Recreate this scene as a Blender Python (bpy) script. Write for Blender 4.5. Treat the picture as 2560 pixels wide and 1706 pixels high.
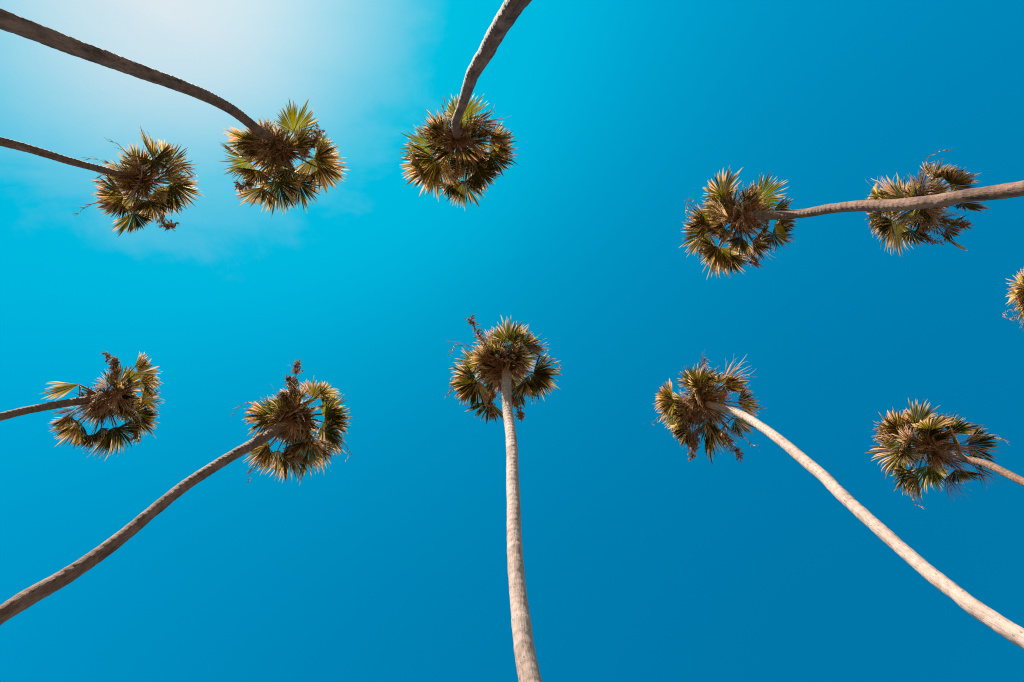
import bpy, math
import numpy as np
from mathutils import Vector

# ------------------------------------------------------------------ camera, sky, sun, exposure
scene = bpy.context.scene
for o in list(bpy.data.objects):
    bpy.data.objects.remove(o, do_unlink=True)
COL = scene.collection

cam_data = bpy.data.cameras.new('camera')
cam = bpy.data.objects.new('camera', cam_data)
COL.objects.link(cam)
cam_data.lens = 24.0
cam_data.sensor_width = 36.0
cam_data.clip_start = 0.1
cam_data.clip_end = 6000.0
cam.location = (0, 0, 1.6)
cam.rotation_euler = (math.pi - math.atan(203 / 1707), 0, 0)      # lying back, almost at the zenith
scene.camera = cam

SUN_DIR = Vector((-0.428, -0.466, 1.063)).normalized()
sun_data = bpy.data.lights.new('sun', 'SUN')
sun_data.energy = 5.0
sun_data.angle = math.radians(0.5)
sun_data.color = (1.0, 0.93, 0.82)
sun = bpy.data.objects.new('sun', sun_data)
sun.rotation_euler = SUN_DIR.to_track_quat('Z', 'Y').to_euler()
sun.location = SUN_DIR * 60
COL.objects.link(sun)

scene.view_settings.view_transform = 'Standard'
scene.view_settings.look = 'None'
scene.view_settings.exposure = 1.5
scene.view_settings.gamma = 1.0
scene.view_settings.use_curve_mapping = False
scene.render.engine = 'CYCLES'
scene.cycles.max_bounces = 6
scene.cycles.filter_width = 1.1
scene.cycles.transparent_max_bounces = 8


def math_node(nt, op, a, b=None, c=None):
    n = nt.nodes.new('ShaderNodeMath')
    n.operation = op
    for i, v in enumerate((a, b, c)):
        if v is None:
            continue
        if isinstance(v, (int, float)):
            n.inputs[i].default_value = v
        else:
            nt.links.new(v, n.inputs[i])
    return n.outputs[0]


def build_world():
    w = bpy.data.worlds.new('World')
    scene.world = w
    w.use_nodes = True
    nt = w.node_tree
    L = nt.links
    bg = nt.nodes['Background']
    bg.inputs['Strength'].default_value = 0.05
    sky = nt.nodes.new('ShaderNodeTexSky')
    sky.sky_type = 'NISHITA'
    sky.sun_disc = False
    sky.sun_elevation = math.asin(SUN_DIR.z)
    sky.sun_rotation = math.atan2(SUN_DIR.x, SUN_DIR.y)
    sep = nt.nodes.new('ShaderNodeSeparateColor')
    L.new(sky.outputs[0], sep.inputs[0])
    r, g, b = sep.outputs[0], sep.outputs[1], sep.outputs[2]
    # the photograph's strong saturation, and its soft shoulder in the glare round the sun
    r2 = math_node(nt, 'MAXIMUM', math_node(nt, 'MULTIPLY', math_node(nt, 'MULTIPLY_ADD', b, -0.80, r), 0.85), 0.0)

    def shoulder(v, gain, lift, knee, slope):
        x = math_node(nt, 'MULTIPLY_ADD', v, gain, lift)
        y = math_node(nt, 'MULTIPLY_ADD', x, slope, knee * (1 - slope))
        return math_node(nt, 'SMOOTH_MIN', x, y, 0.7)
    g2 = shoulder(g, SKY_G[0], SKY_G[1], 3.25, 0.2)
    b2 = shoulder(b, SKY_B[0], SKY_B[1], 5.1, 0.12)
    clear = nt.nodes.new('ShaderNodeCombineColor')
    for s, i in ((r2, 0), (g2, 1), (b2, 2)):
        L.new(s, clear.inputs[i])
    # thin bright veil of cirrus round the sun
    tc = nt.nodes.new('ShaderNodeTexCoord')
    dot = nt.nodes.new('ShaderNodeVectorMath')
    dot.operation = 'DOT_PRODUCT'
    L.new(tc.outputs['Generated'], dot.inputs[0])
    dot.inputs[1].default_value = VEIL_DIR.normalized()
    ang = math_node(nt, 'ARCCOSINE', dot.outputs['Value'])

    def noise(scale, detail, rough, dist=0.0, stretch=(1, 1, 1)):
        mp = nt.nodes.new('ShaderNodeMapping')
        mp.inputs['Scale'].default_value = stretch
        mp.inputs['Rotation'].default_value = (0, 0, math.radians(35))
        L.new(tc.outputs['Generated'], mp.inputs['Vector'])
        n = nt.nodes.new('ShaderNodeTexNoise')
        n.inputs['Scale'].default_value = scale
        n.inputs['Detail'].default_value = detail
        n.inputs['Roughness'].default_value = rough
        n.inputs['Distortion'].default_value = dist
        L.new(mp.outputs[0], n.inputs['Vector'])
        return n.outputs[0]
    n1 = noise(3.2, 8, 0.62, 0.4)
    n2 = noise(7.0, 7, 0.6, 0.6, (1, 2.2, 1))
    d = math_node(nt, 'MULTIPLY_ADD', math_node(nt, 'SUBTRACT', n1, 0.5), 0.34, ang)
    d = math_node(nt, 'MULTIPLY_ADD', math_node(nt, 'SUBTRACT', n2, 0.5), 0.17, d)
    mr = nt.nodes.new('ShaderNodeMapRange')
    mr.interpolation_type = 'SMOOTHSTEP'
    L.new(d, mr.inputs[0])
    mr.inputs[1].default_value = VEIL[0]
    mr.inputs[2].default_value = VEIL[1]
    mr.inputs[3].default_value = 1.0
    mr.inputs[4].default_value = 0.0
    core = nt.nodes.new('ShaderNodeMapRange')
    core.interpolation_type = 'SMOOTHSTEP'
    L.new(math_node(nt, 'MULTIPLY_ADD', math_node(nt, 'SUBTRACT', n2, 0.5), 0.16, ang), core.inputs[0])
    core.inputs[1].default_value = 0.0
    core.inputs[2].default_value = VEIL[2]
    core.inputs[3].default_value = VEIL[4]
    core.inputs[4].default_value = VEIL[3]
    fac = math_node(nt, 'MULTIPLY', mr.outputs[0], core.outputs[0])
    fac = math_node(nt, 'MULTIPLY', fac, math_node(nt, 'MULTIPLY_ADD', n2, 0.9, 0.55))
    mix = nt.nodes.new('ShaderNodeMix')
    mix.data_type = 'RGBA'
    L.new(fac, mix.inputs['Factor'])
    L.new(clear.outputs[0], mix.inputs['A'])
    mix.inputs['B'].default_value = (6.1, 5.95, 6.15, 1)
    L.new(mix.outputs['Result'], bg.inputs['Color'])


SKY_G, SKY_B = (1.22, -0.42), (1.25, -0.36)
VEIL_DIR = Vector((-0.535, -0.395, 1.060))
VEIL = (0.28, 0.355, 0.30, 0.075, 0.68)          # edge start, edge end, core radius, outer density, core density
build_world()

# ------------------------------------------------------------------ materials


def new_mat(name):
    m = bpy.data.materials.new(name)
    m.use_nodes = True
    m.node_tree.nodes.clear()
    return m, m.node_tree, m.node_tree.nodes, m.node_tree.links


def ramp(nt, fac, stops):
    r = nt.nodes.new('ShaderNodeValToRGB')
    cr = r.color_ramp
    while len(cr.elements) < len(stops):
        cr.elements.new(0.5)
    for e, (p, c) in zip(cr.elements, stops):
        e.position = min(p, 1.0)
        e.color = (*c, 1)
    nt.links.new(fac, r.inputs[0])
    return r.outputs[0]


def mix_rgb(nt, fac, a, b, blend='MIX'):
    m = nt.nodes.new('ShaderNodeMix')
    m.data_type = 'RGBA'
    m.blend_type = blend
    for key, v in (('Factor', fac), ('A', a), ('B', b)):
        if isinstance(v, (int, float)):
            m.inputs[key].default_value = v
        elif isinstance(v, tuple):
            m.inputs[key].default_value = (*v, 1)
        else:
            nt.links.new(v, m.inputs[key])
    return m.outputs['Result']


def tex_noise(nt, vec, scale, detail=4, rough=0.6, stretch=None):
    if stretch:
        mp = nt.nodes.new('ShaderNodeMapping')
        mp.inputs['Scale'].default_value = stretch
        nt.links.new(vec, mp.inputs['Vector'])
        vec = mp.outputs[0]
    n = nt.nodes.new('ShaderNodeTexNoise')
    n.inputs['Scale'].default_value = scale
    n.inputs['Detail'].default_value = detail
    n.inputs['Roughness'].default_value = rough
    nt.links.new(vec, n.inputs['Vector'])
    return n.outputs[0]


def attr(nt, name):
    a = nt.nodes.new('ShaderNodeAttribute')
    a.attribute_name = name
    return a


def leaf_material(name, stops, translucency, edge, gloss=0.35, vary=0.25):
    """Fan blade: colour runs from the hub to the dry tips, each segment a little different."""
    m, nt, N, L = new_mat(name)
    a = attr(nt, 'leaf')
    sep = N.new('ShaderNodeSeparateXYZ')
    L.new(a.outputs['Vector'], sep.inputs[0])
    t, rnd, spread = sep.outputs
    oi = N.new('ShaderNodeObjectInfo')
    geo = N.new('ShaderNodeTexCoord')
    nz = tex_noise(nt, geo.outputs['Object'], 9.0, 4)
    tt = math_node(nt, 'MULTIPLY_ADD', math_node(nt, 'SUBTRACT', nz, 0.5), 0.30, t)
    tt = math_node(nt, 'MULTIPLY_ADD', math_node(nt, 'SUBTRACT', rnd, 0.5), 0.34, tt)
    tt = math_node(nt, 'MULTIPLY_ADD', math_node(nt, 'SUBTRACT', oi.outputs['Random'], 0.5), 0.22, tt)
    col = ramp(nt, tt, stops)
    hsv = N.new('ShaderNodeHueSaturation')
    L.new(col, hsv.inputs['Color'])
    L.new(math_node(nt, 'MINIMUM', math_node(nt, 'MULTIPLY_ADD', math_node(nt, 'SUBTRACT', rnd, 0.5), vary * 2, 1.0), 1.15), hsv.inputs['Value'])
    L.new(math_node(nt, 'MULTIPLY_ADD', math_node(nt, 'SUBTRACT', oi.outputs['Random'], 0.5), 0.03, 0.5), hsv.inputs['Hue'])
    p = N.new('ShaderNodeBsdfPrincipled')
    L.new(hsv.outputs[0], p.inputs['Base Color'])
    p.inputs['Roughness'].default_value = gloss
    p.inputs['Specular IOR Level'].default_value = 0.2
    tr = N.new('ShaderNodeBsdfTranslucent')
    green = math_node(nt, 'MULTIPLY_ADD', tt, -1.5, 1.25)             # living tissue glows yellow-green, dry tips do not
    green.node.use_clamp = True
    tcol = mix_rgb(nt, green, hsv.outputs[0], edge, 'MULTIPLY')
    L.new(tcol, tr.inputs['Color'])
    mx = N.new('ShaderNodeMixShader')
    mx.inputs[0].default_value = translucency
    L.new(p.outputs[0], mx.inputs[1])
    L.new(tr.outputs[0], mx.inputs[2])
    out = N.new('ShaderNodeOutputMaterial')
    L.new(mx.outputs[0], out.inputs[0])
    return m


def bark_material(name, pale, mid, dark, top_mid, top_dark, rings_fade, spots, rough):
    m, nt, N, L = new_mat(name)
    a = attr(nt, 'bark')                  # (x round the trunk, y round the trunk, metres below the crown)
    sep = N.new('ShaderNodeSeparateXYZ')
    L.new(a.outputs['Vector'], sep.inputs[0])
    s = sep.outputs[2]
    rg = attr(nt, 'relief')               # real ring relief of the mesh
    fib = tex_noise(nt, a.outputs['Vector'], 15.0, 6, 0.7, (1, 1, 0.13))
    cracks = tex_noise(nt, a.outputs['Vector'], 34.0, 5, 0.65, (1, 1, 0.14))
    blot = tex_noise(nt, a.outputs['Vector'], 3.0, 5, 0.6, (1, 1, 0.55))
    band = tex_noise(nt, a.outputs['Vector'], 7.0, 3, 0.6, (0.15, 0.15, 1))
    base = ramp(nt, math_node(nt, 'MULTIPLY_ADD', math_node(nt, 'SUBTRACT', fib, 0.5), 0.7, math_node(nt, 'MULTIPLY_ADD', math_node(nt, 'SUBTRACT', band, 0.5), 0.2, blot)),
                [(0.22, dark), (0.45, mid), (0.66, pale)])
    young = ramp(nt, math_node(nt, 'MULTIPLY_ADD', math_node(nt, 'SUBTRACT', fib, 0.5), 0.8, band), [(0.25, top_dark), (0.6, top_mid)])
    up = N.new('ShaderNodeMapRange')
    up.interpolation_type = 'SMOOTHSTEP'
    L.new(math_node(nt, 'MULTIPLY_ADD', math_node(nt, 'SUBTRACT', blot, 0.5), 3.0, s), up.inputs[0])
    up.inputs[1].default_value = 0.3
    up.inputs[2].default_value = rings_fade
    up.inputs[3].default_value = 1.0
    up.inputs[4].default_value = 0.0
    col = mix_rgb(nt, up.outputs[0], base, young)
    scar = N.new('ShaderNodeMapRange')            # leaf-scar rings, coloured darker low in their relief
    L.new(rg.outputs['Fac'], scar.inputs[0])
    scar.inputs[1].default_value = -0.5
    scar.inputs[2].default_value = -0.1
    scar.inputs[3].default_value = 0.55
    scar.inputs[4].default_value = 0.0
    col = mix_rgb(nt, math_node(nt, 'MULTIPLY', scar.outputs[0], math_node(nt, 'MULTIPLY_ADD', up.outputs[0], 0.85, 0.1)), col, top_dark)
    # little dark pits and flaked fibres
    vor = N.new('ShaderNodeTexVoronoi')
    vor.inputs['Scale'].default_value = 11.0
    mp = N.new('ShaderNodeMapping')
    mp.inputs['Scale'].default_value = (1, 1, 0.7)
    L.new(a.outputs['Vector'], mp.inputs['Vector'])
    L.new(mp.outputs[0], vor.inputs['Vector'])
    pit = math_node(nt, 'LESS_THAN', vor.outputs['Distance'], 0.17)
    vsep = N.new('ShaderNodeSeparateColor')
    L.new(vor.outputs['Color'], vsep.inputs[0])
    pit = math_node(nt, 'MULTIPLY', pit, math_node(nt, 'LESS_THAN', vsep.outputs[0], spots))
    col = mix_rgb(nt, math_node(nt, 'MULTIPLY', pit, 0.75), col, dark)
    crk = ramp(nt, cracks, [(0.36, (0.35, 0.35, 0.35)), (0.5, (1, 1, 1))])
    col = mix_rgb(nt, 0.5 * rough + 0.05, col, crk, 'MULTIPLY')
    p = N.new('ShaderNodeBsdfPrincipled')
    L.new(col, p.inputs['Base Color'])
    p.inputs['Roughness'].default_value = 0.85
    p.inputs['Specular IOR Level'].default_value = 0.25
    bump = N.new('ShaderNodeBump')
    bump.inputs['Strength'].default_value = rough
    bump.inputs['Distance'].default_value = 0.03
    hgt = math_node(nt, 'MULTIPLY_ADD', cracks, 0.6, fib)
    hgt = math_node(nt, 'MULTIPLY_ADD', pit, -0.6, hgt)
    L.new(hgt, bump.inputs['Height'])
    L.new(bump.outputs[0], p.inputs['Normal'])
    out = N.new('ShaderNodeOutputMaterial')
    L.new(p.outputs[0], out.inputs[0])
    return m


def plain_material(name, stops, scale, rough=0.8, stretch=None, transl=0.0):
    m, nt, N, L = new_mat(name)
    tc = N.new('ShaderNodeTexCoord')
    n = tex_noise(nt, tc.outputs['Object'], scale, 5, 0.65, stretch)
    col = ramp(nt, n, stops)
    p = N.new('ShaderNodeBsdfPrincipled')
    L.new(col, p.inputs['Base Color'])
    p.inputs['Roughness'].default_value = rough
    p.inputs['Specular IOR Level'].default_value = 0.2
    sh = p.outputs[0]
    if transl:
        tr = N.new('ShaderNodeBsdfTranslucent')
        L.new(col, tr.inputs['Color'])
        mx = N.new('ShaderNodeMixShader')
        mx.inputs[0].default_value = transl
        L.new(sh, mx.inputs[1])
        L.new(tr.outputs[0], mx.inputs[2])
        sh = mx.outputs[0]
    out = N.new('ShaderNodeOutputMaterial')
    L.new(sh, out.inputs[0])
    return m


STRAW = (0.40, 0.255, 0.15)
M = dict(
    g=leaf_material('green_blade', [(0.0, (0.060, 0.051, 0.005)), (0.60, (0.042, 0.034, 0.004)), (0.80, (0.12, 0.072, 0.014)), (1.0, (0.48, 0.285, 0.13))], 0.42, (2.7, 2.3, 0.3), 0.6, 0.6),
    b=leaf_material('young_blade', [(0.0, (0.095, 0.092, 0.007)), (0.66, (0.074, 0.069, 0.006)), (0.9, (0.14, 0.098, 0.018)), (1.1, (0.42, 0.27, 0.13))], 0.52, (2.4, 2.25, 0.3), 0.6, 0.5),
    s=leaf_material('yellowing_blade', [(0.0, (0.070, 0.060, 0.006)), (0.52, (0.076, 0.057, 0.007)), (0.76, (0.24, 0.155, 0.05)), (1.0, (0.54, 0.32, 0.155))], 0.46, (2.2, 1.9, 0.35), 0.6, 0.6),
    p=leaf_material('straw_blade', [(0.0, (0.27, 0.155, 0.065)), (0.4, (0.44, 0.265, 0.145)), (0.9, (0.56, 0.36, 0.22))], 0.45, (1.1, 0.9, 0.6), 0.5, 0.5),
    d=leaf_material('dead_blade', [(0.0, (0.10, 0.042, 0.016)), (0.5, (0.20, 0.095, 0.042)), (0.95, (0.42, 0.235, 0.12))], 0.28, (1.1, 0.85, 0.5), 0.6, 0.6),
)
M['petiole_green'] = plain_material('green_petiole', [(0.3, (0.08, 0.075, 0.015)), (0.7, (0.17, 0.11, 0.03))], 6.0, 0.45)
M['petiole_dry'] = plain_material('dry_petiole', [(0.3, (0.18, 0.088, 0.036)), (0.7, (0.36, 0.21, 0.11))], 6.0, 0.7)
M['stalk'] = plain_material('flower_stalk', [(0.3, (0.13, 0.06, 0.03)), (0.48, (0.27, 0.145, 0.075)), (0.66, (0.46, 0.29, 0.175))], 9.0, 0.75, None, 0.15)
M['boots'] = plain_material('leaf_bases', [(0.3, (0.08, 0.035, 0.015)), (0.55, (0.19, 0.095, 0.042)), (0.75, (0.34, 0.19, 0.10))], 12.0, 0.85)
M['bark'] = bark_material('palm_bark', (0.35, 0.182, 0.122), (0.215, 0.102, 0.064), (0.06, 0.026, 0.016), (0.23, 0.125, 0.075), (0.075, 0.036, 0.02), 6.0, 0.3, 1.0)
M['bark_pale'] = bark_material('pale_palm_bark', (0.54, 0.38, 0.318), (0.47, 0.32, 0.26), (0.22, 0.14, 0.10), (0.34, 0.215, 0.145), (0.15, 0.085, 0.055), 4.5, 0.5, 0.65)
M['ground'] = plain_material('dry_earth', [(0.3, (0.095, 0.064, 0.04)), (0.7, (0.14, 0.095, 0.06))], 0.4, 0.9)

# ------------------------------------------------------------------ mesh helpers


def mesh_object(name, verts, faces_np, mat, parent=None, attrs=None, smooth=False, matrix_parent=True):
    """faces_np: list of (k,4) / (k,3) index arrays."""
    me = bpy.data.meshes.new(name)
    verts = np.asarray(verts, np.float32).reshape(-1, 3)
    loops = np.concatenate([f.ravel() for f in faces_np]).astype(np.int32)
    totals = np.concatenate([np.full(len(f), f.shape[1], np.int32) for f in faces_np])
    starts = np.concatenate([[0], np.cumsum(totals)[:-1]]).astype(np.int32)
    me.vertices.add(len(verts))
    me.vertices.foreach_set('co', verts.ravel())
    me.loops.add(len(loops))
    me.loops.foreach_set('vertex_index', loops)
    me.polygons.add(len(totals))
    me.polygons.foreach_set('loop_start', starts)
    me.polygons.foreach_set('use_smooth', np.full(len(totals), smooth))
    me.update(calc_edges=True)
    for k, (typ, data) in (attrs or {}).items():
        at = me.attributes.new(k, typ, 'POINT')
        at.data.foreach_set('vector' if typ == 'FLOAT_VECTOR' else 'value', np.asarray(data, np.float32).ravel())
    me.materials.append(mat)
    o = bpy.data.objects.new(name, me)
    COL.objects.link(o)
    if parent:
        o.parent = parent
    return o


def unit(v):
    v = np.asarray(v, float)
    return v / np.maximum(np.linalg.norm(v, axis=-1, keepdims=True), 1e-9)


def tube(points, radii, sides, flat=1.0, cap=True):
    """Swept tube with parallel-transported frames: verts (n*sides,3) and quads."""
    P = np.asarray(points, float)
    n = len(P)
    T = unit(np.gradient(P, axis=0))
    ref = np.array([0, 0, 1.0]) if abs(T[0][2]) < 0.9 else np.array([1.0, 0, 0])
    A = np.zeros_like(P)
    A[0] = unit(np.cross(T[0], ref))
    for i in range(1, n):
        a = A[i - 1] - T[i] * np.dot(A[i - 1], T[i])
        A[i] = unit(a)
    B = np.cross(T, A)
    th = np.linspace(0, 2 * np.pi, sides, endpoint=False)
    R = np.asarray(radii, float).reshape(n, -1)
    V = P[:, None] + R[..., None] * (np.cos(th)[None, :, None] * A[:, None] + flat * np.sin(th)[None, :, None] * B[:, None])
    i, j = np.meshgrid(np.arange(n - 1), np.arange(sides), indexing='ij')
    j2 = (j + 1) % sides
    q = np.stack([i * sides + j, i * sides + j2, (i + 1) * sides + j2, (i + 1) * sides + j], -1).reshape(-1, 4)
    return V.reshape(-1, 3), q


def bezier(a, b, c, n):
    t = np.linspace(0, 1, n)[:, None]
    return (1 - t) ** 2 * a + 2 * t * (1 - t) * b + t * t * c


def spline(rows, step):
    """Catmull-Rom through rows (x,y,z,r), resampled about every `step` metres."""
    P = np.asarray(rows, float)
    E = np.vstack([2 * P[0] - P[1], P, 2 * P[-1] - P[-2]])
    out = []
    for i in range(1, len(E) - 2):
        n = max(2, int(np.linalg.norm(E[i + 1, :3] - E[i, :3]) / step))
        t = np.linspace(0, 1, n, endpoint=False)[:, None]
        p0, p1, p2, p3 = E[i - 1], E[i], E[i + 1], E[i + 2]
        # centripetal-ish tangents keep uneven spacing smooth
        d01, d12, d23 = (max(np.linalg.norm(b[:3] - a[:3]), 1e-4) for a, b in ((p0, p1), (p1, p2), (p2, p3)))
        m1 = d12 * ((p1 - p0) / d01 * d12 + (p2 - p1) / d12 * d01) / (d01 + d12)
        m2 = d12 * ((p2 - p1) / d12 * d23 + (p3 - p2) / d23 * d12) / (d12 + d23)
        h = (2 * t ** 3 - 3 * t ** 2 + 1) * p1 + (t ** 3 - 2 * t ** 2 + t) * m1 + (-2 * t ** 3 + 3 * t ** 2) * p2 + (t ** 3 - t ** 2) * m2
        out.append(h)
    out.append(P[-1:])
    return np.vstack(out)


def wave_noise(x, rng, octaves, lo, hi):
    y = np.zeros_like(x)
    for _ in range(octaves):
        f = math.exp(rng.uniform(math.log(lo), math.log(hi)))
        y += np.sin(x * 2 * np.pi * f + rng.uniform(0, 6.28)) / octaves ** 0.5
    return y

# ------------------------------------------------------------------ palm parts


def make_trunk(rows, parent, rng, mat, ring_depth):
    S = spline(rows, 0.03)
    P, r = S[:, :3], S[:, 3]
    s = np.concatenate([[0], np.cumsum(np.linalg.norm(np.diff(P, axis=0), axis=1))])
    ns = 30
    th = np.linspace(0, 2 * np.pi, ns, endpoint=False)
    # leaf-scar rings, slightly wavy, strong under the crown and worn away lower down
    period = 0.135 + 0.05 * np.clip(s / 12, 0, 1)
    phase = np.concatenate([[0], np.cumsum(np.diff(s) / period[1:])]) + 0.25 * wave_noise(s, rng, 3, 0.2, 1.2)
    amp = ring_depth * (0.22 + 0.78 * np.exp(-(s / 4.0) ** 1.5))
    wob = 0.12 * np.sin(th[None, :] + 3 * s[:, None]) + 0.10 * np.sin(2 * th[None, :] + rng.uniform(0, 6) + 1.7 * s[:, None])
    ph = (phase[:, None] + wob) % 1.0
    rings = (ph ** 0.7 - 0.5)
    # lumps and shallow waists
    lump = 0.014 * wave_noise(s, rng, 5, 0.5, 2.4) + 0.008 * wave_noise(s, rng, 4, 2.0, 5.0)
    side = np.zeros((len(s), ns))
    for _ in range(5):
        k = rng.integers(1, 4)
        side += 0.012 * np.sin(k * th[None, :] + rng.uniform(0, 6)) * np.sin(2 * np.pi * s[:, None] * rng.uniform(0.3, 1.6) + rng.uniform(0, 6))
    for _ in range(6):
        k = rng.integers(4, 9)
        side += 0.007 * np.sin(k * th[None, :] + rng.uniform(0, 6) + rng.uniform(-2, 2) * s[:, None]) * np.sin(2 * np.pi * s[:, None] * rng.uniform(1, 5) + rng.uniform(0, 6))
    side += rng.normal(0, 0.0022, side.shape) * np.clip(0.3 + s[:, None] / 8, 0, 1)
    R = r[:, None] * (1 + lump[:, None] + side + amp[:, None] * rings)
    V, q = tube(P, R, ns)
    bark = np.stack([np.broadcast_to(0.16 * np.cos(th), (len(s), ns)), np.broadcast_to(0.16 * np.sin(th), (len(s), ns)), np.broadcast_to(s[:, None], (len(s), ns))], -1)
    bark[..., 0] += rng.uniform(-50, 50)
    return mesh_object('trunk', V, [q], mat, parent, {'bark': ('FLOAT_VECTOR', bark), 'relief': ('FLOAT', rings)}, smooth=True)


T_ST = np.array([0.04, 0.22, 0.42, 0.55, 0.67, 0.78, 0.88, 0.95, 1.0])


def make_leaf(parent, grow, hub, tip, kind, half_deg, rng, name='leaf'):
    """One costapalmate fan: pleated united part, free drooping segments beyond it; its petiole is a sub-part."""
    hub, tip, grow = (np.asarray(v, float) for v in (hub, tip, grow))
    axis = tip - hub
    L = np.linalg.norm(axis) * 1.07
    axis = axis / np.linalg.norm(axis)
    if kind == 'g' and rng.random() < 0.3:
        kind = 's'                                                # some of the green fans have begun to dry
    dry = kind in 'pd'
    half = math.radians(half_deg * 1.1 if dry else min(half_deg * 1.12 + 8, 135))
    n = max(11, int(2 * half * (13.5 if not dry else 20.0)))
    n = min(n, 72)
    # the fan lies roughly level across its axis, with a random roll
    up = np.array([0, 0, 1.0])
    side = np.cross(axis, up)
    if np.linalg.norm(side) < 0.25:
        side = np.cross(axis, np.array([rng.normal(), rng.normal(), 0.1]))
    side = unit(side)
    nrm = np.cross(side, axis)
    if nrm[2] < 0:
        nrm = -nrm
    roll = rng.normal(0, 0.32 if not dry else 0.7)
    side, nrm = side * math.cos(roll) + nrm * math.sin(roll), nrm * math.cos(roll) - side * math.sin(roll)
    phi = np.linspace(-half, half, n) + rng.normal(0, 0.012 if not dry else 0.08, n)
    cup = rng.uniform(-0.10, 0.30) if not dry else rng.uniform(-0.8, 0.2)
    dirs = np.cos(phi)[:, None] * axis + np.sin(phi)[:, None] * side + (cup * (1 - np.cos(phi)))[:, None] * nrm
    dirs = unit(dirs)
    lat0 = unit(-np.sin(phi)[:, None] * axis + np.cos(phi)[:, None] * side)
    length = L * (0.58 + 0.42 * np.cos(phi * 0.8)) * (1 + rng.normal(0, 0.10 if not dry else 0.16, n))
    length = np.where(rng.random(n) < 0.14, length * rng.uniform(0.55, 0.9, n), length)       # torn ends
    split = rng.uniform(0.62, 0.78) if not dry else rng.uniform(0.36, 0.56)
    base_droop = {'g': 1.0, 'b': 0.6, 's': 1.4, 'p': 1.2, 'd': 1.5}[kind] * rng.uniform(0.7, 1.3)
    k = base_droop * rng.uniform(0.5, 1.5, n)
    broken = rng.random(n) < {'g': 0.24, 'b': 0.13, 's': 0.38, 'p': 0.25, 'd': 0.3}[kind]
    k = np.where(broken, k + rng.uniform(1.5, 4.0, n), k)
    m = len(T_ST)
    pos = np.zeros((n, m, 3))
    dvec = np.zeros((n, m, 3))
    d = dirs.copy()
    p = hub + dirs * (T_ST[0] * length)[:, None]
    pos[:, 0], dvec[:, 0] = p, d
    wander = rng.normal(0, 0.17 if not dry else 0.32, (n, 2))
    for i in range(1, m):
        dt = T_ST[i] - T_ST[i - 1]
        tm = 0.5 * (T_ST[i] + T_ST[i - 1])
        free = np.clip((tm - split) / (1 - split), 0, 1)
        g = (0.10 * base_droop + k * free * 2.2) * dt
        d = d + g[:, None] * np.array([0, 0, -1.0]) + (wander[:, :1] * lat0 + wander[:, 1:] * nrm) * (free * dt * 4)
        if dry:
            d = d + rng.normal(0, 0.12, (n, 3)) * (0.2 + free)
        d = unit(d)
        p = p + d * (dt * length)[:, None]
        pos[:, i], dvec[:, i] = p, d
    lat = unit(lat0[:, None] - dvec * np.sum(lat0[:, None] * dvec, -1, keepdims=True))
    rn = np.cross(lat, dvec)
    dphi = 2 * half / max(n - 1, 1)
    w_uni = T_ST[None] * length[:, None] * math.tan(dphi / 2) * 1.04
    w_split = split * length[:, None] * math.tan(dphi / 2) * 1.04
    u = np.clip((T_ST[None] - split) / (1 - split), 0, 1)
    w_free = w_split * (1.0 - 0.15 * np.clip(u * 5, 0, 1)) * (1.03 - u) ** 0.8 + 0.0012
    w = np.where(T_ST[None] <= split, w_uni, w_free)
    if dry:
        w = w * rng.uniform(0.7, 1.25, (n, 1))
    pleat = w * (0.9 if not dry else 0.7)
    # twist each free segment so that it catches the light its own way
    tw = rng.normal(0, 0.5 if not dry else 1.2, (n, 1)) * u
    ct, st = np.cos(tw)[..., None], np.sin(tw)[..., None]
    lat, rn = lat * ct + rn * st, rn * ct - lat * st
    left = pos - lat * w[..., None]
    right = pos + lat * w[..., None]
    mid = pos + rn * pleat[..., None]
    V = np.stack([left, mid, right], 2)                            # n,m,3,3
    a, b = np.meshgrid(np.arange(n), np.arange(m - 1), indexing='ij')
    base = (a * m + b) * 3
    nxt = base + 3
    q = np.concatenate([np.stack([base, base + 1, nxt + 1, nxt], -1).reshape(-1, 4), np.stack([base + 1, base + 2, nxt + 2, nxt + 1], -1).reshape(-1, 4)])
    rnd = rng.random(n)
    at = np.zeros((n, m, 3, 3))
    at[..., 0] = T_ST[None, :, None]
    at[..., 1] = np.clip(rnd + broken * 0.9, 0, 1.9)[:, None, None]
    at[..., 2] = (np.abs(phi) / max(half, 1e-3))[:, None, None]
    blade = mesh_object('dead_leaf' if dry else 'leaf', V, [q], M[kind], parent, {'leaf': ('FLOAT_VECTOR', at)})
    # petiole from the growing point, running a little way into the blade as a costa
    out = unit(hub - grow)
    mid_p = grow + (hub - grow) * 0.55 + np.array([0, 0, 0.10 * np.linalg.norm(hub - grow) * (1 if not dry else 0.4)])
    line = bezier(grow + out * 0.05, mid_p, hub, 9)
    cost = hub + np.outer(np.linspace(0.12, 0.38, 3), axis) * L + np.outer(np.linspace(0.12, 0.38, 3) ** 2, [0, 0, -0.12]) * L
    line = np.vstack([line, cost])
    rad = np.concatenate([np.linspace(0.042, 0.015, 9), [0.012, 0.008, 0.003]])
    V2, q2 = tube(line, rad, 5, 0.55)
    mesh_object('petiole', V2, [q2], M['petiole_dry' if kind in 'pds' and rng.random() < 0.8 else 'petiole_green'], blade, smooth=True)
    return blade


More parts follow.
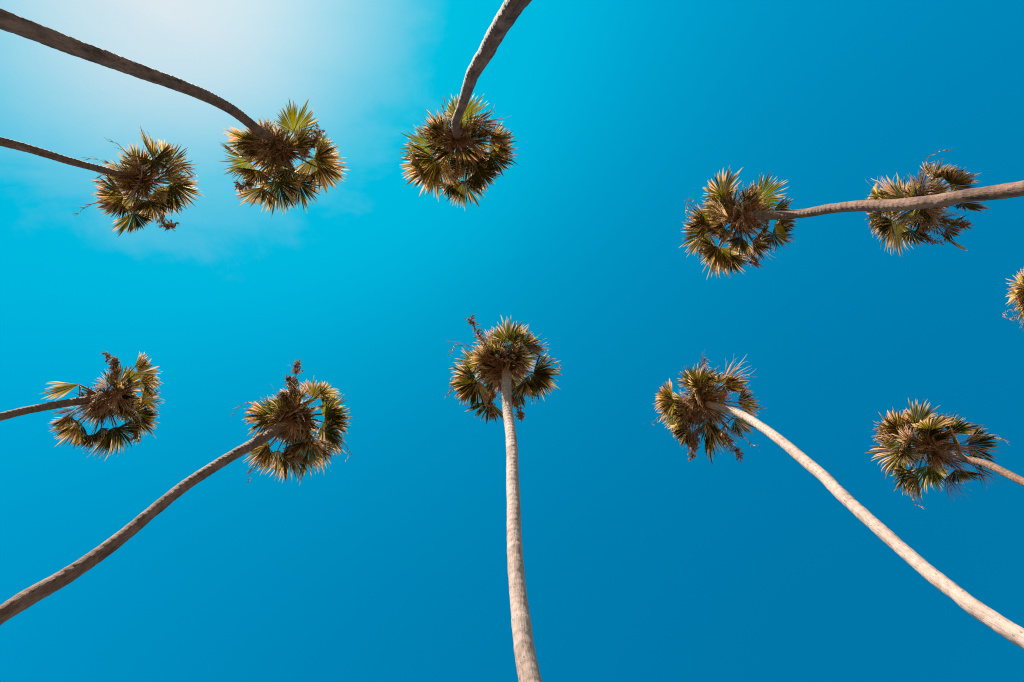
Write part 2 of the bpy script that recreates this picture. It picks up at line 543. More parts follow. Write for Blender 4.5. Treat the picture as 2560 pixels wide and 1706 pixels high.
def make_stalk(parent, a, b, c, kind, rng):
    """Old flower stalk: an arching axis with dry bracts; 'clump' stalks keep dense brown branchlets."""
    a, b, c = (np.asarray(v, float) for v in (a, b, c))
    b2 = 2 * b - 0.5 * (a + c)
    line = bezier(a, b2, c, 16)
    line[1:-1] += rng.normal(0, 0.012, (14, 3))
    verts, faces, off = [], [], 0

    def add(V, q):
        nonlocal off
        verts.append(V)
        faces.append(q + off)
        off += len(V)
    V, q = tube(line, np.linspace(0.022, 0.006, 16) * (1.0 if kind == 'clump' else 0.62), 5)
    add(V, q)
    T = unit(np.gradient(line, axis=0))

    def flake(p, d, length, width):
        d = unit(d)
        s = unit(np.cross(d, rng.normal(size=3)))
        nn = np.cross(s, d)
        t = np.array([0, 0.3, 0.65, 1.0])
        ww = np.array([0.25, 1.0, 0.75, 0.05]) * width
        cen = p + np.outer(t * length, d) + np.outer(-0.35 * length * t * t, [0, 0, 1.0])
        V = np.stack([cen - s * ww[:, None], cen + nn * (ww * 0.6)[:, None], cen + s * ww[:, None]], 1).reshape(-1, 3)
        qq = []
        for i in range(3):
            o = i * 3
            qq += [[o, o + 1, o + 4, o + 3], [o + 1, o + 2, o + 5, o + 4]]
        add(V, np.array(qq))
    dense = kind == 'clump'
    for _ in range(46 if dense else 13):
        f = rng.uniform(0.34, 1.0)
        i = min(15, int(f * 15))
        p = line[i] + (line[min(i + 1, 15)] - line[i]) * (f * 15 - i)
        if dense:
            d = T[i] * rng.uniform(0.0, 0.9) + rng.normal(0, 0.5, 3) + np.array([0, 0, -0.4])
            ln = rng.uniform(0.05, 0.16)
            q1 = p + unit(d) * ln
            V, q = tube(bezier(p, p + unit(d) * ln * 0.5 + rng.normal(0, 0.02, 3), q1, 4), [0.007, 0.006, 0.005, 0.004], 4)
            add(V, q)
            for _k in range(4):
                flake(q1 + rng.normal(0, 0.025, 3) - unit(d) * ln * rng.uniform(0, 0.7), d + rng.normal(0, 0.6, 3), rng.uniform(0.06, 0.15), rng.uniform(0.012, 0.028))
        else:
            d = T[i] * 0.5 + rng.normal(0, 0.35, 3) + np.array([0, 0, -0.9])
            flake(p, d, rng.uniform(0.10, 0.28), rng.uniform(0.008, 0.018))
    return mesh_object('flower_stalk', np.vstack(verts), [np.vstack(faces)], M['stalk'], parent)


def make_leaf_bases(parent, grow, down, r, rng):
    """Old split leaf boots and matted fibre round the top of the trunk."""
    verts, faces, off = [], [], 0
    ax = unit(down)
    e1 = unit(np.cross(ax, [0.3, 0.9, 0.1]))
    e2 = np.cross(ax, e1)
    for i in range(150):
        th = rng.uniform(0, 6.28)
        h = rng.uniform(-0.28, 0.6)
        flare = 1.0 + 0.8 * max(0.0, 1 - abs(h - 0.05) / 0.4)
        o = e1 * math.cos(th) + e2 * math.sin(th)
        s = -e1 * math.sin(th) + e2 * math.cos(th)
        p = grow + ax * h + o * r * rng.uniform(0.75, 1.0) * flare
        d = unit(o * rng.uniform(0.4, 1.2) - ax * rng.uniform(-0.9, 0.8))
        ln, wd = rng.uniform(0.12, 0.42), rng.uniform(0.012, 0.045)
        nn = np.cross(s, d)
        t = np.array([0, 0.4, 0.8, 1.0])
        cen = p + np.outer(t * ln, d) + np.outer(t * t * ln * rng.uniform(-0.2, 0.5), ax)
        ww = np.array([1.0, 0.75, 0.5, 0.15]) * wd
        th_ = np.array([0.35, 0.3, 0.2, 0.1]) * wd
        V = np.stack([cen - s * ww[:, None], cen + nn * th_[:, None], cen + s * ww[:, None], cen - nn * th_[:, None]], 1).reshape(-1, 3)
        for k in range(3):
            for j in range(4):
                faces.append([off + k * 4 + j, off + k * 4 + (j + 1) % 4, off + (k + 1) * 4 + (j + 1) % 4, off + (k + 1) * 4 + j])
        verts.append(V)
        off += len(V)
    o = mesh_object('leaf_bases', np.vstack(verts), [np.array(faces)], M['boots'], parent)
    o['kind'] = 'stuff'
    return o

# ------------------------------------------------------------------ the ground


def make_ground():
    n = 41
    c = np.sign(np.linspace(-1, 1, n)) * np.abs(np.linspace(-1, 1, n)) ** 3 * 3000
    x, y = np.meshgrid(c, c, indexing='ij')
    z = 0.0 * x
    V = np.stack([x, y, z], -1).reshape(-1, 3)
    i, j = np.meshgrid(np.arange(n - 1), np.arange(n - 1), indexing='ij')
    b = i * n + j
    q = np.stack([b, b + n, b + n + 1, b + 1], -1).reshape(-1, 4)
    o = mesh_object('ground', V, [q], M['ground'])
    o['kind'] = 'structure'
    return o


make_ground()

# ------------------------------------------------------------------ the eleven palms, in metres
# leaves: hub x,y,z and blade tip x,y,z in centimetres from the foot of the palm, kind of blade, half spread of the fan in degrees
# stalks: start, middle and end in centimetres, kind
PALMS = {
 1: dict(at=(-13.90, -3.32),
  trunk=[(2.90,0.97,22.20,0.094), (2.74,0.90,21.38,0.091), (2.64,0.86,20.87,0.091), (2.52,0.82,20.30,0.092), (2.41,0.77,19.75,0.095), (2.27,0.69,19.07,0.097), (2.15,0.63,18.44,0.101), (2.03,0.59,17.86,0.104), (1.21,0.35,13.39,0.114), (0.60,0.17,8.93,0.125), (0.20,0.06,4.46,0.135), (0.00,0.00,0.00,0.182)],
  leaves=[(312,32,2258,346,-19,2200,'g',55), (340,27,2262,387,4,2243,'g',60), (326,39,2235,325,70,2163,'s',60), (336,42,2214,400,54,2171,'g',50), (340,98,2291,422,103,2299,'g',70), (360,105,2265,400,181,2274,'g',75), (282,149,2289,303,223,2278,'g',80), (316,158,2214,312,198,2160,'g',60), (256,147,2190,217,150,2115,'s',50), (229,160,2235,226,211,2181,'g',60), (224,150,2254,174,171,2201,'g',60), (266,194,2217,276,258,2176,'g',60), (276,101,2264,266,130,2229,'g',70), (339,94,2224,430,44,2246,'d',30), (400,54,2252,457,83,2231,'d',20), (300,91,2164,303,72,2116,'d',60), (286,92,2167,276,111,2129,'d',60), (287,117,2195,264,131,2155,'d',50), (361,96,2224,403,85,2214,'d',50), (268,173,2204,287,194,2192,'d',60), (334,102,2170,387,73,2174,'d',25)],
  stalks=[(296,97,2223,267,21,2200,234,-10,2161,'thin'), (287,93,2218,235,61,2198,192,46,2144,'thin'), (270,102,2210,210,85,2194,197,113,2149,'thin'), (258,154,2209,183,172,2164,159,200,2129,'thin'), (309,138,2235,329,219,2267,369,222,2259,'clump'), (309,138,2235,328,191,2256,353,241,2240,'thin')]),
 2: dict(at=(-8.06, -3.15),
  trunk=[(1.55,0.08,21.20,0.113), (1.56,-0.08,20.63,0.111), (1.53,-0.15,19.94,0.111), (1.50,-0.24,19.21,0.113), (1.46,-0.36,18.21,0.115), (1.40,-0.40,17.39,0.121), (1.26,-0.39,16.04,0.125), (1.13,-0.35,14.93,0.128), (1.01,-0.32,13.98,0.131), (0.92,-0.29,13.15,0.133), (0.84,-0.28,12.43,0.134), (0.77,-0.26,11.80,0.136), (0.46,-0.15,8.85,0.149), (0.23,-0.08,5.90,0.163), (0.07,-0.02,2.95,0.176), (0.00,0.00,0.00,0.237)],
  leaves=[(178,-51,2180,212,-120,2173,'b',105), (87,-10,2104,90,-30,2073,'b',60), (105,-4,2067,49,6,2019,'s',40), (65,39,2137,-2,47,2117,'b',95), (104,68,2098,87,104,2042,'s',60), (90,63,2137,92,117,2113,'g',60), (132,42,2190,149,7,2139,'g',75), (143,96,2132,142,184,2123,'g',75), (101,113,2126,81,167,2068,'s',55), (197,95,2148,240,160,2126,'g',70), (238,28,2155,304,98,2164,'g',85), (240,24,2166,317,19,2168,'g',60), (243,-9,2169,282,-15,2204,'b',60), (243,-2,2126,283,-38,2097,'d',35), (166,-12,2090,179,-27,2060,'p',60), (133,1,2052,135,52,2021,'d',45), (176,3,2093,188,34,2039,'d',70), (160,8,2063,165,36,2021,'d',60), (208,8,2102,255,38,2089,'p',25), (124,65,2102,144,88,2088,'d',60), (225,15,2106,245,46,2074,'d',40), (196,63,2118,193,61,2068,'g',50), (87,14,2082,64,21,2052,'d',40), (119,137,2127,134,164,2107,'s',50), (254,52,2166,301,110,2133,'s',50), (49,28,2105,42,23,2048,'g',50), (154,3,2068,146,41,2016,'d',60), (172,5,2083,201,34,2049,'d',60)],
  stalks=[(168,-2,2123,226,-8,2160,276,-44,2114,'clump'), (155,12,2121,80,93,2120,55,109,2082,'clump'), (146,8,2117,87,2,2125,67,11,2045,'clump')]),
 3: dict(at=(1.67, -3.58),
  trunk=[(-3.15,0.31,21.00,0.107), (-3.11,0.29,19.81,0.102), (-3.00,0.24,18.42,0.099), (-2.85,0.19,17.68,0.102), (-2.72,0.14,16.97,0.108), (-2.61,0.11,16.28,0.114), (-2.51,0.09,15.64,0.120), (-2.41,0.07,15.06,0.126), (-2.28,0.04,14.54,0.131), (-2.15,0.02,14.05,0.136), (-2.05,0.01,13.58,0.138), (-1.96,-0.00,13.13,0.138), (-1.86,-0.01,12.71,0.138), (-1.77,-0.01,12.32,0.140), (-1.68,-0.01,11.95,0.143), (-1.59,-0.01,11.59,0.148), (-0.95,-0.01,8.69,0.163), (-0.47,-0.00,5.80,0.178), (-0.15,-0.00,2.90,0.193), (0.00,0.00,0.00,0.259)],
  leaves=[(-313,-19,2101,-254,-75,2109,'b',90), (-325,-41,2121,-346,-64,2128,'b',70), (-396,41,2134,-471,47,2112,'b',85), (-375,82,2099,-448,144,2082,'s',60), (-377,81,2121,-387,181,2118,'s',60), (-352,88,2077,-329,146,2061,'p',45), (-268,104,2138,-203,122,2116,'g',80), (-262,109,2117,-236,165,2090,'g',60), (-302,136,2118,-301,211,2100,'g',70), (-233,35,2149,-155,54,2125,'g',60), (-228,66,2117,-173,96,2092,'g',70), (-229,37,2078,-162,48,2051,'s',40), (-272,-8,2054,-195,-13,2046,'d',25), (-343,37,2053,-345,81,2005,'d',60), (-321,31,2038,-320,63,1997,'d',60), (-292,2,2059,-287,37,2006,'d',60), (-310,61,2063,-309,97,2009,'p',10), (-260,32,2086,-226,21,2050,'d',50), (-227,9,2088,-193,49,2045,'d',25), (-323,108,2103,-305,153,2063,'p',50), (-415,109,2096,-433,117,2032,'s',60), (-277,58,2171,-244,97,2122,'g',60), (-284,36,2034,-278,63,2002,'d',60), (-307,28,2056,-327,54,2030,'d',50), (-256,5,2087,-211,18,2067,'d',50), (-343,144,2145,-351,182,2080,'g',50)],
  stalks=[(-318,31,2100,-347,-24,2083,-348,-69,2054,'thin'), (-315,34,2100,-338,11,2104,-352,-16,2063,'thin'), (-295,31,2102,-239,8,2119,-193,45,2073,'clump')]),
 4: dict(at=(9.95, -1.45),
  trunk=[(-3.38,0.26,21.60,0.113), (-3.24,0.23,20.93,0.113), (-3.08,0.27,20.20,0.112), (-2.87,0.29,19.28,0.108), (-2.75,0.31,18.72,0.109), (-2.56,0.27,17.84,0.111), (-2.39,0.27,17.06,0.115), (-2.23,0.30,16.35,0.119), (-2.09,0.34,15.71,0.122), (-1.96,0.34,15.11,0.122), (-1.84,0.33,14.56,0.121), (-1.73,0.30,14.06,0.119), (-1.63,0.30,13.60,0.123), (-1.52,0.28,13.05,0.129), (-0.91,0.17,9.79,0.142), (-0.45,0.08,6.53,0.155), (-0.15,0.03,3.26,0.168), (0.00,0.00,0.00,0.226)],
  leaves=[(-372,-43,2214,-386,-111,2178,'g',95), (-281,-27,2170,-224,-67,2151,'b',75), (-419,30,2186,-490,42,2187,'g',50), (-417,63,2196,-495,101,2187,'g',75), (-369,56,2181,-369,91,2193,'b',55), (-389,111,2187,-449,149,2150,'s',50), (-379,110,2198,-353,194,2169,'g',65), (-392,106,2178,-415,174,2139,'s',50), (-299,95,2144,-270,142,2122,'p',50), (-305,93,2141,-263,103,2092,'g',50), (-250,70,2135,-207,85,2090,'g',80), (-252,2,2124,-219,-5,2087,'s',40), (-238,30,2141,-204,44,2096,'g',60), (-349,17,2103,-333,67,2084,'p',45), (-335,16,2119,-362,46,2067,'p',60), (-379,27,2124,-434,4,2096,'p',35), (-399,19,2136,-452,-7,2115,'d',30), (-385,32,2147,-415,48,2109,'p',30), (-343,47,2138,-303,94,2102,'d',15), (-301,15,2098,-337,12,2048,'p',60), (-378,-13,2192,-403,-1,2154,'s',70), (-292,74,2135,-297,105,2111,'d',60), (-254,50,2158,-298,71,2100,'g',60), (-338,81,2137,-358,128,2104,'g',60), (-328,123,2139,-317,155,2087,'d',40), (-432,48,2197,-424,47,2126,'s',50), (-352,130,2195,-327,175,2157,'g',50)],
  stalks=[(-356,22,2166,-424,-13,2199,-491,-28,2181,'thin'), (-453,-6,2196,-476,-15,2218,-488,22,2160,'thin'), (-344,17,2161,-320,-39,2168,-316,-55,2122,'thin'), (-320,69,2156,-296,127,2176,-295,158,2135,'clump')]),
 5: dict(at=(15.75, -2.56),
  trunk=[(-2.99,0.75,23.20,0.124), (-2.91,0.75,22.84,0.125), (-2.69,0.76,21.85,0.124), (-2.48,0.73,20.83,0.125), (-2.28,0.68,19.91,0.126), (-1.36,0.40,14.93,0.139), (-0.67,0.20,9.96,0.152), (-0.22,0.07,4.98,0.164), (0.00,0.00,0.00,0.221)],
  leaves=[(-365,51,2346,-435,14,2364,'p',45), (-372,48,2386,-386,30,2416,'b',70), (-344,59,2315,-376,22,2309,'p',50), (-263,4,2329,-250,-36,2280,'g',60), (-265,5,2323,-260,-13,2240,'g',40), (-235,33,2291,-196,26,2232,'g',60), (-244,30,2277,-234,-2,2212,'s',50), (-209,86,2264,-192,115,2208,'g',70), (-393,106,2376,-461,124,2352,'g',60), (-373,131,2356,-426,182,2356,'s',45), (-349,138,2363,-359,242,2356,'g',85), (-318,163,2339,-311,212,2299,'g',60), (-235,158,2295,-223,172,2233,'g',50), (-241,182,2290,-247,216,2223,'g',60), (-318,99,2274,-283,105,2226,'p',40), (-285,123,2294,-283,140,2236,'p',60), (-269,130,2292,-228,144,2249,'d',40), (-298,134,2303,-288,171,2276,'d',50), (-311,55,2253,-283,51,2206,'d',35), (-321,47,2290,-310,31,2228,'d',35), (-264,10,2278,-255,-12,2233,'s',50), (-333,111,2298,-347,149,2247,'d',20), (-267,147,2294,-256,195,2251,'d',60), (-401,55,2386,-457,61,2348,'s',50)],
  stalks=[(-306,58,2323,-292,-48,2330,-263,-70,2267,'thin'), (-306,58,2323,-302,-20,2334,-277,-46,2256,'thin'), (-289,87,2315,-244,136,2284,-211,147,2240,'clump'), (-290,82,2315,-284,168,2343,-270,201,2264,'clump')]),
 6: dict(at=(18.92, 1.55),
  trunk=[(-2.76,-0.49,21.90,0.125), (-2.71,-0.48,21.66,0.130), (-2.54,-0.45,20.83,0.136), (-2.32,-0.41,19.82,0.144), (-1.38,-0.25,14.86,0.159), (-0.69,-0.12,9.91,0.173), (-0.22,-0.04,4.95,0.187), (0.00,0.00,0.00,0.252)],
  leaves=[(-323,-52,2233,-386,-42,2220,'s',55), (-337,-14,2200,-397,16,2162,'s',55), (-312,-65,2230,-362,-80,2226,'g',60), (-273,-7,2264,-323,40,2223,'g',60), (-342,-45,2191,-391,-47,2163,'p',55), (-353,-71,2197,-429,-64,2173,'s',35), (-348,-66,2204,-419,-53,2188,'s',35), (-320,-95,2242,-334,-96,2259,'b',60), (-290,-34,2275,-360,-28,2247,'g',50), (-342,-26,2205,-408,-17,2182,'s',40), (-326,1,2213,-361,43,2200,'d',40), (-326,-114,2217,-361,-132,2219,'p',50), (-259,-19,2262,-274,73,2242,'g',70), (-250,-37,2226,-240,-26,2162,'g',70), (-278,-84,2205,-288,-130,2152,'g',80), (-234,-5,2242,-235,37,2188,'g',70), (-293,-84,2216,-337,-137,2175,'g',70), (-343,-40,2166,-384,-27,2150,'d',60), (-327,-23,2204,-359,37,2188,'d',50)],
  stalks=[(-311,-30,2216,-344,-2,2280,-401,17,2229,'thin'), (-311,-30,2216,-336,12,2258,-373,23,2241,'thin')]),
 7: dict(at=(-15.36, 4.00),
  trunk=[(3.06,0.13,21.80,0.118), (2.88,0.07,21.11,0.113), (2.79,0.04,20.77,0.109), (2.63,-0.00,20.11,0.105), (2.46,-0.03,19.36,0.102), (2.30,-0.02,18.67,0.103), (1.37,-0.01,14.00,0.113), (0.68,-0.01,9.33,0.124), (0.22,-0.00,4.67,0.134), (0.00,0.00,0.00,0.180)],
  leaves=[(270,-38,2127,210,-25,2072,'s',14), (243,-28,2168,287,-7,2107,'s',12), (328,-24,2171,325,-63,2146,'p',65), (350,-32,2240,368,-65,2249,'b',40), (380,-75,2229,426,-99,2224,'s',50), (383,-52,2224,454,-54,2237,'s',45), (391,-23,2227,446,-13,2229,'s',50), (389,27,2238,452,34,2248,'g',60), (370,70,2213,442,92,2216,'g',60), (373,92,2226,437,125,2212,'g',50), (334,101,2173,339,172,2117,'g',60), (328,110,2199,385,167,2166,'g',60), (289,116,2151,293,138,2094,'g',60), (255,89,2136,242,137,2091,'s',50), (248,74,2148,230,106,2085,'s',50), (251,38,2133,227,59,2088,'d',35), (243,55,2119,242,79,2060,'s',40), (308,-7,2149,305,27,2095,'p',60), (304,-2,2141,287,37,2091,'p',50), (325,-7,2152,338,18,2107,'p',60), (357,-8,2158,379,20,2117,'p',70), (354,3,2166,376,44,2119,'p',55), (317,70,2132,326,88,2093,'s',60), (361,-34,2219,387,1,2190,'g',60), (391,52,2197,434,69,2150,'p',50), (370,14,2198,409,41,2149,'d',60), (304,100,2162,315,143,2105,'g',45), (367,-7,2185,386,-1,2123,'d',60), (312,17,2154,310,35,2111,'d',50)],
  stalks=[(323,1,2193,325,-64,2224,332,-126,2168,'clump'), (323,-1,2193,335,-54,2211,345,-104,2191,'clump'), (327,13,2193,361,104,2225,396,142,2185,'clump'), (320,17,2188,273,46,2181,266,67,2121,'thin')]),
 8: dict(at=(-9.46, 6.00),
  trunk=[(3.12,-1.47,21.10,0.123), (2.98,-1.35,20.26,0.122), (2.86,-1.28,19.62,0.125), (2.69,-1.23,18.86,0.128), (2.38,-1.12,17.37,0.124), (2.17,-1.00,16.26,0.122), (2.02,-0.83,15.23,0.123), (1.90,-0.67,14.31,0.127), (1.77,-0.56,13.54,0.134), (1.64,-0.50,12.88,0.139), (1.50,-0.48,12.31,0.141), (1.39,-0.44,11.78,0.140), (0.83,-0.26,8.83,0.154), (0.41,-0.13,5.89,0.168), (0.13,-0.04,2.94,0.182), (0.00,0.00,0.00,0.245)],
  leaves=[(289,-172,2079,254,-203,2092,'b',65), (254,-156,2102,197,-166,2092,'b',50), (259,-159,2066,206,-143,2017,'s',50), (245,-138,2126,231,-119,2052,'g',50), (334,-202,2109,362,-247,2069,'p',50), (350,-194,2162,381,-244,2140,'g',60), (382,-210,2132,441,-219,2124,'s',50), (379,-145,2153,454,-168,2164,'b',55), (377,-137,2177,456,-120,2161,'g',60), (380,-117,2162,457,-85,2155,'g',75), (390,-93,2143,457,-62,2109,'g',70), (366,-81,2095,423,-36,2084,'p',45), (358,-78,2104,357,17,2064,'s',65), (295,-45,2098,313,25,2048,'g',45), (271,-56,2076,274,-4,2020,'s',50), (250,-71,2075,219,-69,2015,'s',55), (250,-70,2061,225,-19,2020,'s',50), (327,-146,2051,336,-105,2025,'p',45), (327,-147,2040,333,-117,1995,'p',45), (304,-119,2062,301,-100,2006,'d',60), (338,-143,2066,363,-136,2015,'p',50), (286,-37,2072,320,-24,2018,'g',60), (336,-188,2108,353,-183,2037,'s',50), (367,-168,2153,358,-160,2097,'s',60), (358,-106,2093,361,-97,2033,'s',60), (373,-106,2114,380,-89,2063,'d',60), (311,-65,2080,342,-30,2056,'d',60), (288,-166,2059,305,-158,2022,'s',60), (341,-76,2096,342,-55,2027,'s',50), (399,-46,2086,431,-37,2048,'d',40)],
  stalks=[(313,-154,2112,304,-244,2154,327,-307,2119,'clump'), (312,-154,2112,303,-226,2141,294,-259,2112,'clump'), (310,-150,2110,203,-193,2104,165,-170,2042,'thin'), (292,-149,2104,208,-181,2091,195,-157,2045,'thin'), (312,-154,2112,297,-199,2124,288,-212,2096,'clump'), (337,-126,2114,447,-56,2139,459,-18,2094,'thin'), (272,-84,2083,203,-14,2066,215,10,2010,'thin')]),
 9: dict(at=(0.81, 6.61),
  trunk=[(-1.06,-3.58,21.20,0.137), (-0.99,-3.49,20.79,0.136), (-0.96,-3.24,19.61,0.131), (-0.95,-3.04,18.69,0.126), (-0.90,-2.86,17.85,0.123), (-0.85,-2.69,17.09,0.124), (-0.81,-2.50,16.20,0.126), (-0.80,-2.28,15.16,0.128), (-0.78,-2.03,14.04,0.129), (-0.77,-1.83,13.08,0.130), (-0.75,-1.65,12.24,0.132), (-0.71,-1.49,11.52,0.135), (-0.67,-1.36,10.87,0.140), (-0.62,-1.23,10.30,0.146), (-0.57,-1.15,9.90,0.151), (-0.34,-0.69,7.42,0.166), (-0.17,-0.34,4.95,0.181), (-0.06,-0.11,2.47,0.196), (0.00,0.00,0.00,0.264)],
  leaves=[(-93,-414,2187,-86,-487,2166,'g',80), (-132,-381,2193,-149,-428,2189,'b',50), (-47,-411,2166,-8,-438,2105,'g',45), (-76,-391,2116,-28,-380,2062,'s',50), (-41,-403,2121,27,-407,2107,'d',40), (-180,-351,2164,-246,-360,2165,'b',55), (-183,-313,2129,-249,-292,2084,'g',65), (-184,-309,2133,-203,-247,2085,'g',60), (-177,-318,2100,-162,-283,2070,'p',40), (-135,-289,2099,-150,-256,2064,'p',45), (-145,-251,2111,-156,-213,2036,'g',45), (-19,-335,2124,55,-319,2093,'g',70), (-21,-333,2125,15,-274,2080,'g',75), (-69,-287,2161,-43,-245,2094,'g',65), (-74,-359,2082,-74,-330,2047,'p',70), (-65,-362,2063,-88,-341,2020,'p',60), (-115,-336,2063,-115,-306,2036,'p',35), (-120,-335,2056,-137,-314,2020,'p',50), (-53,-363,2087,-46,-326,2055,'p',35), (-78,-421,2146,-74,-386,2156,'b',45), (-153,-383,2075,-183,-407,2039,'d',50), (-148,-396,2081,-165,-420,2044,'d',40), (-135,-311,2109,-157,-303,2054,'s',60), (-22,-415,2119,5,-391,2084,'d',50), (-93,-395,2094,-74,-383,2026,'s',60), (-131,-359,2144,-167,-377,2086,'s',60), (-104,-330,2059,-133,-304,2020,'d',40), (-43,-308,2128,-18,-274,2070,'s',50)],
  stalks=[(-112,-360,2120,-169,-433,2130,-200,-500,2116,'clump'), (-114,-357,2120,-183,-404,2131,-273,-429,2104,'thin'), (-223,-412,2127,-249,-412,2127,-255,-390,2092,'thin'), (-107,-357,2120,19,-379,2136,56,-336,2094,'thin'), (-112,-348,2118,-218,-330,2112,-258,-322,2101,'thin'), (-107,-334,2116,-138,-264,2107,-136,-224,2061,'clump'), (-100,-334,2116,-74,-252,2104,-53,-216,2051,'clump'), (-168,-299,2110,-242,-291,2115,-270,-271,2085,'thin')]),
 10: dict(at=(6.46, 4.25),
  trunk=[(-0.89,-0.11,21.40,0.084), (-0.84,-0.13,20.88,0.088), (-0.73,-0.22,19.98,0.093), (-0.61,-0.31,18.95,0.099), (-0.55,-0.32,17.89,0.103), (-0.51,-0.29,16.89,0.106), (-0.49,-0.24,15.97,0.109), (-0.49,-0.18,15.12,0.111), (-0.48,-0.13,14.37,0.111), (-0.50,-0.05,13.65,0.109), (-0.51,0.01,13.00,0.107), (-0.51,0.06,12.44,0.105), (-0.51,0.10,11.93,0.104), (-0.51,0.14,11.45,0.102), (-0.51,0.17,11.03,0.102), (-0.50,0.19,10.65,0.102), (-0.49,0.20,10.29,0.103), (-0.49,0.21,9.97,0.104), (-0.46,0.21,9.69,0.105), (-0.45,0.20,9.42,0.106), (-0.42,0.19,9.17,0.107), (-0.25,0.12,6.88,0.118), (-0.13,0.06,4.59,0.129), (-0.04,0.02,2.29,0.139), (0.00,0.00,0.00,0.187)],
  leaves=[(-101,-62,2126,-115,-133,2092,'g',95), (-30,-62,2125,28,-117,2111,'p',40), (-23,-60,2139,29,-74,2076,'g',40), (-45,-66,2129,-42,-109,2064,'s',40), (-171,-22,2148,-228,-40,2115,'s',45), (-167,-10,2135,-227,3,2093,'s',50), (10,-13,2112,56,-24,2069,'s',45), (9,-3,2094,51,-6,2050,'p',40), (-91,33,2206,-113,64,2197,'b',50), (-79,30,2205,-59,57,2198,'b',50), (-126,64,2146,-171,93,2123,'s',50), (-125,69,2132,-147,118,2092,'g',45), (-53,67,2170,-18,151,2133,'g',30), (-49,57,2177,-53,127,2140,'g',40), (4,37,2114,48,64,2073,'g',55), (-80,-2,2090,-49,12,2053,'p',55), (-86,-6,2101,-81,3,2041,'p',50), (-39,40,2106,-6,74,2060,'d',35), (-128,-22,2111,-166,-36,2085,'p',40), (-122,-23,2085,-162,-14,2066,'p',40), (-105,-60,2104,-140,-50,2037,'s',60), (-84,-44,2115,-71,-33,2079,'s',60), (-56,-29,2088,-23,-33,2038,'p',45), (-149,59,2127,-179,63,2095,'s',50), (-116,76,2105,-164,90,2063,'d',60), (-73,44,2142,-97,73,2101,'s',50), (-19,-54,2147,-13,-48,2073,'s',50), (-18,35,2086,-61,40,2033,'d',60), (-88,-123,2142,-83,-140,2091,'d',40), (-69,12,2083,-51,36,2032,'d',40), (-142,-13,2091,-170,4,2048,'d',50)],
  stalks=[(-93,-3,2140,-182,28,2162,-233,59,2135,'thin'), (-86,23,2132,-106,88,2115,-123,144,2095,'clump'), (-73,18,2130,-16,100,2115,4,131,2049,'clump'), (-67,33,2125,11,78,2119,53,106,2055,'thin'), (-94,-64,2153,-86,-120,2166,-76,-137,2113,'thin'), (-77,23,2130,-101,78,2120,-103,98,2076,'thin')]),
 11: dict(at=(12.62, 5.92),
  trunk=[(0.11,-0.25,22.00,0.066), (0.11,-0.26,21.50,0.069), (0.12,-0.27,21.09,0.076), (0.15,-0.36,20.60,0.084), (0.17,-0.39,20.10,0.092), (0.19,-0.44,19.56,0.096), (0.19,-0.44,19.01,0.098), (0.18,-0.42,18.56,0.098), (0.17,-0.41,18.12,0.099), (0.10,-0.24,13.59,0.109), (0.05,-0.12,9.06,0.119), (0.02,-0.04,4.53,0.129), (0.00,0.00,0.00,0.173)],
  leaves=[(22,-71,2274,2,-148,2274,'g',80), (6,-79,2186,-14,-137,2130,'g',45), (66,-74,2185,95,-122,2202,'b',55), (81,-66,2207,112,-109,2139,'g',55), (-49,-48,2257,-98,-80,2268,'g',50), (21,-32,2248,66,-27,2235,'b',75), (88,-50,2145,118,-88,2113,'p',40), (110,-37,2165,147,-37,2091,'g',55), (-38,-1,2234,-113,51,2251,'s',45), (-62,-11,2189,-53,6,2135,'s',60), (-36,1,2232,-62,-30,2215,'g',60), (15,33,2191,-3,112,2190,'b',45), (19,32,2189,38,87,2158,'b',45), (-36,57,2200,-91,98,2169,'g',55), (37,47,2138,52,108,2102,'d',40), (54,9,2152,76,16,2091,'p',50), (34,-4,2140,44,23,2093,'d',45), (49,-31,2143,116,-28,2083,'p',25), (95,8,2103,120,45,2055,'d',25), (78,36,2162,79,53,2091,'g',45), (-60,-31,2211,-124,-57,2244,'p',15), (-51,-43,2186,-93,-92,2181,'p',40), (4,-77,2213,-34,-63,2202,'s',60), (-24,65,2180,-77,100,2141,'s',45), (72,-56,2180,53,-44,2114,'s',60), (18,-19,2154,-17,-2,2123,'d',40), (-48,-55,2178,-89,-61,2156,'p',60), (-49,-23,2205,-103,-19,2204,'d',35), (28,-39,2165,28,-36,2127,'p',20), (-56,76,2196,-54,103,2157,'d',50)],
  stalks=[(-2,-9,2203,-38,112,2183,-32,141,2142,'thin'), (-1,-14,2204,-61,-18,2241,-111,-53,2259,'thin'), (92,-51,2157,173,-69,2144,165,-62,2067,'thin'), (3,-24,2205,-21,-41,2239,-61,-70,2221,'clump')]),
}
LABELS = {
    1: 'far thin palm whose frayed brown crown trails a bare arching stalk beside a pale cloud',
    2: 'palm with thick dark trunk crossing the white cloud and one bright upright fan leaf',
    3: 'palm with its rough trunk bending down from the top edge against clear sky',
    4: 'palm with sunlit trunk stretching across in front of another palm crown',
    5: 'palm crown half hidden behind the sunlit trunk of its neighbour',
    6: 'palm crown cut off by the right edge, only its leaf tips in view',
    7: 'palm with a brown seed clump and one stray leaf on a long bare stem',
    8: 'palm with long dark leaning trunk and an upright brown flower spike above its crown',
    9: 'palm standing upright in the bottom centre with whitish trunk and spreading ragged crown',
    10: 'palm with long bare pinkish white trunk running diagonally to the lower right corner',
    11: 'palm with thin ringed trunk entering from the right edge above the long pale trunk',
}


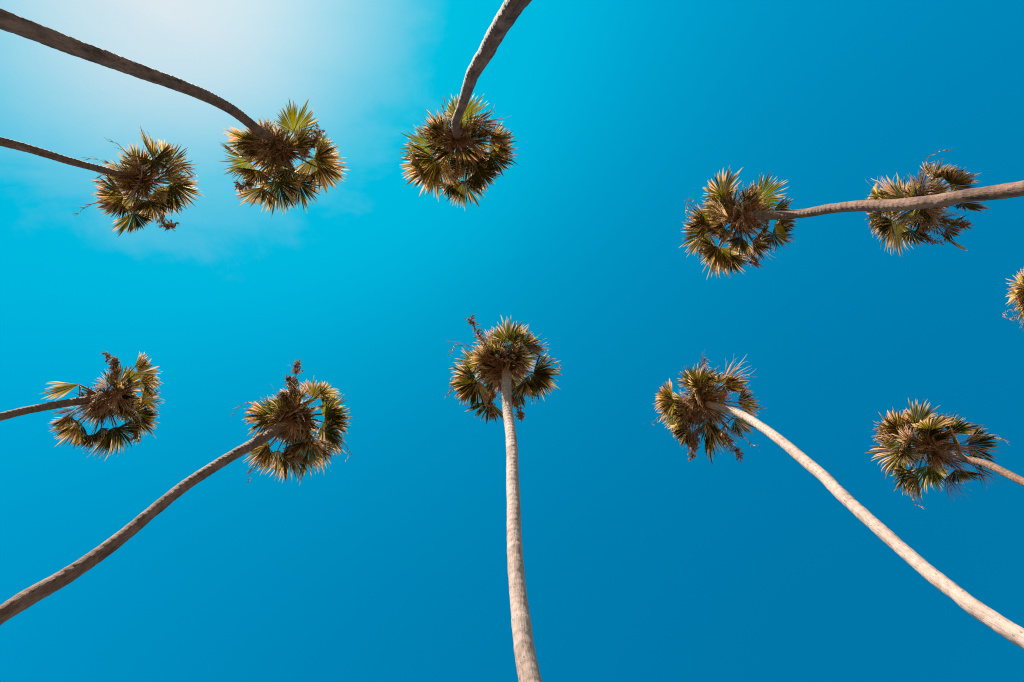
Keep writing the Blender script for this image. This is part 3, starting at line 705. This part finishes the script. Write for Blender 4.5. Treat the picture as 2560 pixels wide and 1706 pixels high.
def make_palm(idx, spec):
    rng = np.random.default_rng(100 + idx)
    root = bpy.data.objects.new('palm_tree', None)
    root.empty_display_size = 0.5
    COL.objects.link(root)
    root.location = (spec['at'][0], spec['at'][1], 0)
    root['label'] = LABELS[idx]
    root['category'] = 'palm tree'
    root['group'] = 'tall fan palms around the viewer'
    rows = [tuple(r) for r in spec['trunk']]
    make_trunk(rows, root, rng, M['bark_pale' if idx in (9, 10) else 'bark'], 0.13)
    P = np.array(rows)
    grow = P[0, :3]
    up = unit(P[0, :3] - P[1, :3])
    make_leaf_bases(root, grow, -up, P[0, 3], rng)
    for l in spec['leaves']:
        make_leaf(root, grow, np.array(l[0:3]) / 100, np.array(l[3:6]) / 100, l[6], l[7], rng)
    # leaves the crown needs besides those: young ones in the middle, old ones hanging against the trunk
    for i in range(FILL[0]):
        az, el = rng.uniform(0, 6.28), math.radians(rng.uniform(40, 85))
        d = np.array([math.cos(az) * math.cos(el), math.sin(az) * math.cos(el), math.sin(el)])
        hub = grow + d * rng.uniform(0.5, 0.95)
        az2 = az + rng.normal(0, 0.5)
        tip = hub + unit(np.array([math.cos(az2), math.sin(az2), rng.uniform(-0.1, 1.2)])) * rng.uniform(0.6, 0.85)
        make_leaf(root, grow, hub, tip, 'ggsb'[int(rng.random() * 4)], rng.uniform(60, 85), rng)
    for i in range(FILL[1]):
        az, el = rng.uniform(0, 6.28), math.radians(rng.uniform(-10, 30))
        d = np.array([math.cos(az) * math.cos(el), math.sin(az) * math.cos(el), math.sin(el)])
        hub = grow + d * rng.uniform(0.2, 0.55)
        tip = hub + unit(d + np.array([0, 0, -0.4])) * rng.uniform(0.5, 0.65)
        make_leaf(root, grow, hub, tip, 'ggsd'[int(rng.random() * 4)], rng.uniform(45, 70), rng)
    for i in range(FILL[2]):
        az, el = rng.uniform(0, 6.28), math.radians(rng.uniform(-55, -10))
        d = np.array([math.cos(az) * math.cos(el), math.sin(az) * math.cos(el), math.sin(el)])
        hub = grow + d * rng.uniform(0.12, 0.45)
        tip = hub + unit(d + np.array([0, 0, -1.0])) * rng.uniform(0.45, 0.75)
        make_leaf(root, grow, hub, tip, 'dp'[int(rng.random() < 0.6)], rng.uniform(35, 70), rng)
    for s in spec['stalks']:
        make_stalk(root, np.array(s[0:3]) / 100, np.array(s[3:6]) / 100, np.array(s[6:9]) / 100, s[9], rng)
    return root


FILL = (5, 9, 7)
for idx in sorted(PALMS):
    make_palm(idx, PALMS[idx])
